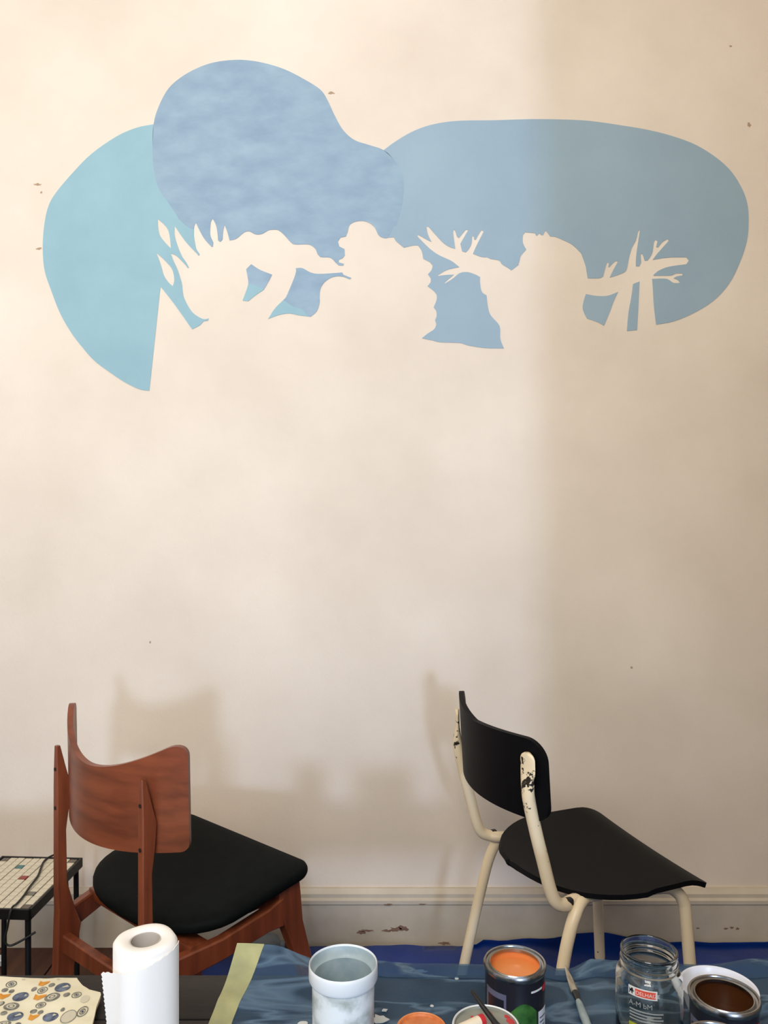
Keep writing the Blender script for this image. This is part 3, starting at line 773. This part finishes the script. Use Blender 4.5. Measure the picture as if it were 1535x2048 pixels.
TRI = [(-1, .9), (-.3, .45), (1, .75), (.9, .1), (.1, -.9), (-.75, -.6)]
for (zx, zy, ru, rv, m, tl) in [(340, 215, 100, 40, 'motif_grey', .15), (850, 215, 98, 38, 'motif_grey', .1), (915, 340, 108, 72, 'motif_blue', 0), (300, 455, 110, 68, 'motif_blue', 0), (165, 605, 110, 58, 'motif_grey', .15),
                                (762, 487, 108, 62, 'motif_grey', .25), (222, 752, 112, 66, 'motif_blue', .1), (738, 758, 110, 62, 'motif_blue', .3), (60, 855, 100, 40, 'motif_grey', .1), (1000, 765, 108, 95, 'motif_pale', .5), (10, 565, 50, 36, 'motif_grey', .1)]:
    u, v = zx * sc, 1930 + zy * sc
    motif('printed_circle', m, u, v, ru * sc, rv * sc, tl)
    if m != 'motif_blue':
        motif('printed_ring', 'motif_grey' if m == 'motif_pale' else 'motif_pale', u, v, ru * sc * (1.0 if m == 'motif_pale' else .62), rv * sc * (1.0 if m == 'motif_pale' else .62), tl, hole=.93 if m == 'motif_pale' else .7, lift=.0035)
        motif('printed_dot', 'motif_pale', u, v, ru * sc * .25, rv * sc * .25, tl, n=10, lift=.0035)
    else:
        motif('printed_wedge', 'motif_pale', u, v, ru * sc * .8, rv * sc * .75, tl, shape=[(-.1, 0), (.55, .75), (.95, .25), (.1, -.1)], lift=.0035)
for (zx, zy, ru, rv, tl) in [(165, 285, 75, 46, .2), (620, 375, 72, 46, .2), (1118, 472, 72, 42, .2), (595, 592, 74, 42, .3), (1205, 690, 74, 76, .3)]:
    u, v = zx * sc, 1930 + zy * sc
    motif('printed_circle', 'motif_grey', u, v, ru * sc, rv * sc, tl, hole=.82)
    motif('printed_ring', 'motif_grey', u, v, ru * sc * .55, rv * sc * .55, tl, hole=.7)
    motif('printed_dot', 'motif_blue', u, v, ru * sc * .22, rv * sc * .22, tl, n=10)
for (zx, zy, ru, rv) in [(70, 368, 46, 28), (168, 384, 38, 26), (497, 357, 38, 28), (755, 305, 46, 28), (972, 462, 48, 30), (55, 712, 48, 30), (490, 677, 50, 30), (592, 693, 40, 28), (915, 662, 30, 26), (265, 860, 42, 24)]:
    motif('printed_dot', 'motif_grey', zx * sc, 1930 + zy * sc, ru * sc, rv * sc, .1, n=12)
for (zx, zy, ru, rv) in [(130, 195, 62, 32), (635, 275, 76, 46), (1165, 350, 76, 56), (55, 455, 80, 46), (572, 477, 88, 52), (485, 760, 76, 50)]:
    motif('printed_triangle', 'motif_orange', zx * sc, 1930 + zy * sc, ru * sc, rv * sc, 0, shape=TRI)
motif('printed_circle', 'motif_pale', 1240 * sc, 1930 + 520 * sc, 62 * sc, 50 * sc)

# ---- kitchen roll
RX_, RY_ = -0.304, 1.02
roll = empty('kitchen_roll', (RX_, RY_, TZ))
tag(roll, 'white kitchen paper roll standing upright with a loose sheet', 'paper roll')
RH, RR, RI = 0.2075, 0.0395, 0.0195
def squash(r, a, z): 
    k = 1 + 0.035 * math.cos(4 * a + 0.6) * (r / RR) ** 2
    return Vector((r * k * math.cos(a), r * k * math.sin(a), z))
prof = [(RI, 0.0), (RR - .002, 0.0), (RR, .003), (RR, RH - .006), (RR - .0035, RH - .001), (RR - .008, RH), (RI + .003, RH - .0008), (RI, RH - .003)]
n = 64
bm = bmesh.new()
rows_ = [[bm.verts.new(squash(r, 2 * math.pi * i / n, z)) for i in range(n)] for r, z in prof]
for a, b_ in zip(rows_, rows_[1:] + rows_[:1]):
    for i in range(n): bm.faces.new((a[i], a[(i + 1) % n], b_[(i + 1) % n], b_[i]))
obj('paper_body', bm, M['paper'], roll, angle=50)
bm = bmesh.new(); lathe(bm, [(RI - .0002, .001), (RI - .0002, RH - .003), (RI - .0014, RH - .003), (RI - .0014, .001)], 40, closed=True)
obj('core', bm, M['card'], roll)
# loose sheet: follows the front of the roll, then leaves it to the left
def sheet_fn(s, v):
    a_end = R(236)
    arc = (RR + .0022)
    L1 = 0.088
    if s < L1:
        a = a_end + (L1 - s) / arc
        k = 1 + 0.035 * math.cos(4 * a + 0.6)
        p = Vector((arc * k * math.cos(a), arc * k * math.sin(a), 0))
    else:
        k = 1 + 0.035 * math.cos(4 * a_end + 0.6)
        p0 = Vector((arc * k * math.cos(a_end), arc * k * math.sin(a_end), 0))
        tdir = Vector((math.sin(a_end), -math.cos(a_end), 0))
        e = s - L1
        p = p0 + tdir * e + Vector((0.0, -0.10 * e * e / .05, 0)) * 0.6
    ztop = 0.205 - 0.26 * s - (0.0012 if int(s / .0025) % 2 else 0)
    if s > 0.098: pass
    z = 0.012 + (ztop - 0.012) * v
    lean = (1 - v) * 0.020 * max(0, (s - .085) / .035)
    return p + Vector((lean, -lean * .4, z))
S_END = 0.120
def sheet2(s, v):
    zig = 0.0011 * (1 if int(v * 60) % 2 else -1) if s > S_END - 1e-6 else 0
    return sheet_fn(s + zig, v)
bm = shell(bmesh.new(), sheet2, [S_END * i / 36 for i in range(37)], [i / 60 for i in range(61)], 0.0007)
obj('loose_sheet', bm, M['paper'], roll, angle=80)

# ---- white tub
tub = empty('paint_tub', (TUB[0], TUB[1], TZ + .002))
tag(tub, 'white plastic tub with pale blue paint inside and smeared sides', 'tub')
bm = bmesh.new(); lathe(bm, [(0, .001), (.040, 0), (.0425, .003), (.0432, .107), (.041, .107), (.0405, .004), (0, .004)], 56)
obj('body', bm, M['tub'], tub)
bm = bmesh.new(); lathe(bm, [(.0428, .101), (.0462, .101), (.0478, .1045), (.0478, .1185), (.0474, .1225), (.0467, .1235), (.0460, .1225), (.0445, .110), (.0420, .105)], 56, closed=True)
obj('rim', bm, M['tub_rim'], tub)
bm = bmesh.new(); lathe(bm, [(0, .022), (.0402, .022), (.0402, .020), (0, .020)], 56)
M['blue_paint'] = mat('pale_grey_blue_paint', srgb(120, 142, 152), 0.35)
obj('paint', bm, M['blue_paint'], tub)
bm = bmesh.new(); lathe(bm, [(.0404, .02), (.0407, .106), (.0444, .110), (.0458, .121), (.0454, .121), (.0440, .1108), (.0402, .107), (.0401, .02)], 56, closed=True)
M['blue_coat'] = mottle(mat('grey_blue_paint_coat', (0.4, 0.5, 0.53), 0.4), srgb(134, 156, 166), srgb(188, 202, 206), 18, 4)
obj('paint_coating', bm, M['blue_coat'], tub)

# ---- paint cans
def paint_can(name, label, xy, r, h, paint, level, body, group=None):
    c = empty(name, (xy[0], xy[1], TZ + .002))
    tag(c, label, 'can', group)
    bm = bmesh.new(); lathe(bm, [(0, .001), (r - .004, .001), (r - .003, 0), (r - .0005, 0), (r - .0005, .003), (r - .002, .005), (r - .002, h - .008), (r - .0035, h - .008), (r - .0035, .006), (0, .004)], 56)
    obj('body', bm, M[body], c)
    bm = bmesh.new(); lathe(bm, [(r - .002, h - .010), (r, h - .007), (r + .0005, h - .003), (r - .001, h), (r - .003, h - .0005), (r - .0038, h - .003), (r - .0062, h - .004), (r - .0078, h - .0015), (r - .0092, h - .002), (r - .0092, h - .006), (r - .004, h - .007)], 56, closed=True)
    obj('rim', bm, M['tin'], c)
    bm = bmesh.new(); lathe(bm, [(0, level), (r - .004, level), (r - .004, level - .003), (0, level - .003)], 48)
    obj('paint', bm, M[paint], c)
    return c
def facing(xy): return math.atan2(-xy[1], -xy[0])

c = paint_can('paint_can', 'open paint can with orange paint and a green printed label', ORANGE, .0437, .114, 'orange_paint', .098, 'can_black')
a0 = facing(ORANGE)
rr = .0437 - .0017
bm = bmesh.new(); lathe(bm, [(rr - .0024, .094), (rr - .0024, .108), (rr - .0034, .108), (rr - .0034, .094)], 48, closed=True)
obj('paint_coating', bm, M['orange_paint'], c)
obj('label_panel', cyl_patch(bmesh.new(), rr, a0 - 1.15, a0 - .28, .012, .088), M['can_grey'], c)
obj('label_panel', cyl_patch(bmesh.new(), rr + .0004, a0 - 1.02, a0 - .36, .058, .080), M['can_black'], c)
bm = bmesh.new()
us = [a0 - .22 + 1.0 * i / 20 for i in range(21)]
shell(bm, lambda a, v: Vector((rr * math.cos(a), rr * math.sin(a), (.022 + .030 * math.exp(-((a - a0 + .22) / .3) ** 2) * 0) + v * (.040 + .016 * math.sin((a - a0 + .22) * 3.0)))), us, [0, .25, .5, .75, 1.0], .0004)
obj('label_leaf', bm, M['can_green'], c)
obj('label_panel', cyl_patch(bmesh.new(), rr + .0003, a0 + .86, a0 + 1.35, .010, .062), M['can_white'], c)
for k in range(7):
    obj('label_line', cyl_patch(bmesh.new(), rr + .0007, a0 + .92, a0 + 1.25 - .05 * (k % 3), .016 + .006 * k, .0178 + .006 * k, 6), M['can_grey'], c)
obj('label_line', cyl_patch(bmesh.new(), rr + .0003, a0 + .55, a0 + 1.05, .091, .0935, 8), M['can_white'], c)
obj('label_mark', cyl_patch(bmesh.new(), rr + .0003, a0 + 1.12, a0 + 1.4, .086, .094, 6), M['can_red'], c)

c = paint_can('paint_can', 'open paint can with dark brown paint beside the glass jar', BROWN, .0447, .116, 'brown_paint', .080, 'can_black')
a0 = facing(BROWN); rr = .0447 - .0017
bm = bmesh.new(); lathe(bm, [(rr - .0024, .078), (rr - .0024, .110), (rr - .0034, .110), (rr - .0034, .078)], 48, closed=True)
obj('paint_coating', bm, M['brown_paint'], c)
obj('label_panel', cyl_patch(bmesh.new(), rr, a0 - 1.2, a0 - .45, .012, .090), M['can_grey'], c)
obj('label_panel', cyl_patch(bmesh.new(), rr + .0004, a0 - 1.1, a0 - .52, .062, .083), M['can_black'], c)
obj('label_mark', cyl_patch(bmesh.new(), rr + .0003, a0 + .95, a0 + 1.25, .086, .096, 6), M['can_red'], c)
obj('label_panel', cyl_patch(bmesh.new(), rr + .0003, a0 + 1.0, a0 + 1.4, .02, .08, 6), M['can_grey'], c)
paint_can('paint_can', 'small dark open can standing before the brown paint can', FRONTCAN, .040, .148, 'dark_paint', .12, 'can_black')

# lidded pot with a brush and a stick lying on it
c = empty('lidded_pot', (LIDCAN[0], LIDCAN[1], TZ + .002))
tag(c, 'pot closed by a grey lid spotted with red paint', 'pot')
bm = bmesh.new(); lathe(bm, [(0, 0), (.036, 0), (.038, .003), (.039, .105), (0, .105)], 48)
obj('body', bm, M['tub'], c)
bm = bmesh.new(); lathe(bm, [(0, .1165), (.0375, .1165), (.0385, .119), (.0408, .119), (.0416, .1175), (.0416, .104), (.0402, .103), (0, .103)], 56)
lid = obj('lid', bm, M['lid_grey'], c)
bm = bmesh.new(); lathe(bm, [(.0387, .1188), (.0398, .1204), (.0410, .1196), (.0417, .1176)], 56, closed=True)
obj('lid_edge', bm, M['tub_rim'], c)
for i, (x, y, r) in enumerate([(.008, .026, .004), (.033, .012, .0055), (.029, .021, .003), (.010, .008, .003), (.018, -.01, .004), (-.015, .02, .002)]):
    bm = polygon_plate(bmesh.new(), [blotch(x, y, r, r, 12, seed=90 + i, rag=.3)], lambda a, b_, d: Vector((a, b_, .1166 + d)), .0004)
    obj('paint_spot', bm, M['red_spot'], lid, smooth=False)
zt = TZ + .002 + .1207
stick = empty('wooden_stick', (LIDCAN[0], LIDCAN[1], zt)); tag(stick, 'pale wooden stick with red painted tip lying on the grey lid', 'stick')
p0, p1 = Vector((-.0035, -.003, .0075)), Vector((-.062, -.042, .0075))
dv = (p1 - p0).normalized()
obj('handle', tube(bmesh.new(), [p0 + dv * .007, p0 + dv * .03, p1], .0068, 16, ref=(0, 0, 1)), M['cream_wood'], stick)
obj('red_tip', tube(bmesh.new(), [p0, p0 + dv * .001, p0 + dv * .0075], [(.006, .006), (.0071, .0071), (.0071, .0071)], 16, ref=(0, 0, 1)), M['red_spot'], stick)
br = empty('paintbrush', (LIDCAN[0], LIDCAN[1], zt)); tag(br, 'thin black paintbrush handle resting across the grey lid', 'brush')
q = [Vector((-.0155, .020, .030)), Vector((-.0145, .017, .0285)), Vector((-.004, .004, .0195)), Vector((.010, -.013, .009)), Vector((.021, -.028, .0055)), Vector((.035, -.046, .0042))]
obj('handle', tube(bmesh.new(), q, [(.0012, .0012), (.0026, .0026), (.0030, .0030), (.0036, .0036), (.0040, .0040), (.0040, .0040)], 12, ref=(0, 0, 1)), M['black_handle'], br)
obj('ferrule', tube(bmesh.new(), [q[-1], q[-1] + Vector((.014, -.018, 0.0))], .0038, 12, ref=(0, 0, 1)), M['tin'], br)

# orange smeared disc
o = empty('paint_palette', (DISC[0], DISC[1], TZ + .002)); tag(o, 'round disc smeared with orange paint lying on the film', 'palette')
bm = bmesh.new(); lathe(bm, [(0, .003), (.031, .003), (.0325, .006), (.0355, .006), (.0362, .004), (.036, 0), (0, 0)], 48)
obj('disc', bm, M['orange_dry'], o)
bm = bmesh.new(); lathe(bm, [(.0338, .0058), (.0345, .0068), (.0356, .0066), (.0363, .0042)], 48, closed=True)
obj('lid_edge', bm, M['orange_paint'], o)

# white dish behind the brown can
o = empty('white_dish', (DISH[0], DISH[1], TZ + .002)); tag(o, 'white dish with a red paint spot behind the brown paint can', 'dish')
bm = bmesh.new(); lathe(bm, [(0, .001), (.034, 0), (.037, .002), (.046, .022), (.0535, .046), (.0550, .050), (.0545, .0515), (.052, .050), (.046, .028), (.036, .012), (0, .009)], 56)
obj('bowl', bm, M['white_dish'], o)
bm = polygon_plate(bmesh.new(), [blotch(0, 0, .004, .006, 12, seed=120, rag=.3)], lambda a, b_, d: Vector((-.0418 + .12 * b_ - .35 * a, -.0290 + a * .9, .026 + b_)) + Vector((-.82, -.56, -.2)) * d, .0018)
obj('paint_spot', bm, M['red_spot'], o, smooth=False)

# paintbrush lying on the film
bx0, by0, bx1, by1 = 0.293, 1.290, 0.2925, 1.135
o = empty('paintbrush', (0, 0, 0)); tag(o, 'paintbrush with grey bristles and pale handle lying on the film beside the jar', 'brush')
def bp(t, dz=0.0):
    x = bx0 + (bx1 - bx0) * t; y = by0 + (by1 - by0) * t
    return Vector((x, y, TZ + 0.0150 - 0.004 * t + dz))
obj('bristles', tube(bmesh.new(), [bp(-.04), bp(.02), bp(.18), bp(.36), bp(.42)], [(.0006, .0006), (.0022, .0016), (.0048, .0034), (.0056, .0044), (.0050, .0046)], 14), M['bristle'], o)
obj('ferrule', tube(bmesh.new(), [bp(.41), bp(.46), bp(.54)], [(.0054, .005), (.0052, .0052), (.0042, .0042)], 14), M['black_handle'], o)
obj('handle', tube(bmesh.new(), [bp(.53), bp(.58), bp(.75), bp(.95), bp(1.3)], [(.0036, .0036), (.0050, .0050), (.0064, .0060), (.0058, .0056), (.0040, .0040)], 14), M['pale_handle'], o)

# ---- glass jar with printed label
jar = empty('glass_jar', (JAR[0], JAR[1], TZ + .002)); tag(jar, 'empty clear glass jar with a small printed label', 'jar')
JR = .0455
prof = [(0, .001), (.036, .0), (.041, .002), (.0448, .008), (JR, .014), (JR, .092), (.0445, .099), (.0412, .104), (.0385, .1065), (.0380, .1085), (.0395, .1100), (.0395, .1115), (.0378, .1135), (.0378, .1150), (.0395, .1165), (.0395, .1180), (.0380, .1195), (.0380, .125), (.0390, .1275), (.0388, .1305), (.0372, .1320), (.0355, .1305), (.0353, .108), (.0385, .1015), (.0425, .095), (.0428, .016), (.040, .009), (.030, .006), (0, .0055)]
bm = bmesh.new(); lathe(bm, prof, 64)
obj('glass_body', bm, M['glass'], jar, angle=60)
a0 = facing(JAR); lr = JR + .0004
def jar_patch(name, m, o0, o1, z0, z1, lift=0.0, n=10):
    return obj(name, cyl_patch(bmesh.new(), lr + lift, a0 + o0, a0 + o1, z0, z1, n, th=.0003), M[m], jar)
lab = jar_patch('label', 'print_white', -.62, .24, .085, .0975)
jar_patch('label_mark', 'print_red', -.40, .19, .0868, .0958, .0003)
def jar_text(name, body, size, off, z, m, lift):
    cu = bpy.data.curves.new('text', 'FONT'); cu.body = body; cu.size = size
    to = bpy.data.objects.new('text', cu); COL.objects.link(to)
    dg = bpy.context.evaluated_depsgraph_get()
    me = bpy.data.meshes.new_from_object(to.evaluated_get(dg))
    bpy.data.objects.remove(to)
    rr_ = lr + lift
    for v in me.vertices:
        a = a0 + off + v.co.x / rr_
        v.co = Vector((rr_ * math.cos(a), rr_ * math.sin(a), z + v.co.y))
    me.name = name
    me.materials.clear()
    return link_mesh(name, me, M[m], jar)
jar_text('label_text', 'DELHAIZE', .0072, -.385, .0887, 'print_white', .0008)
# black heraldic lion mark, simplified
LION = [(-1, -.9), (-.7, -.9), (-.6, -.3), (-.1, -.2), (.1, -.9), (.45, -.9), (.4, -.2), (1, -.1), (1, .15), (.5, .2), (.7, .5), (.4, .95), (-.1, .9), (-.2, .5), (-.6, .4), (-.9, .8), (-1, .6), (-.8, .1)]
def lion3(x, z, d):
    a = a0 - .515 + x / lr
    return Vector(((lr + .0003 + d) * math.cos(a), (lr + .0003 + d) * math.sin(a), .0912 + z))
obj('label_emblem', polygon_plate(bmesh.new(), [[(x * .0036, z * .0042) for x, z in LION]], lion3, .0003), M['print_black'], jar, smooth=False)
jar_text('label_text', 'A-M bM', .0098, -.60, .0720, 'print_faint', .0003)
for k in range(4):
    jar_patch('label_line', 'print_faint', -.58, .42 - .06 * (k % 2), .0655 - .0042 * k, .0672 - .0042 * k)
jar_patch('label_splash', 'print_lime', -.60, -.20, .038, .048)
jar_patch('label_splash', 'print_lime', -.24, .46, .028, .0445)
jar_patch('label_panel', 'print_faint', .60, .95, .030, .046)
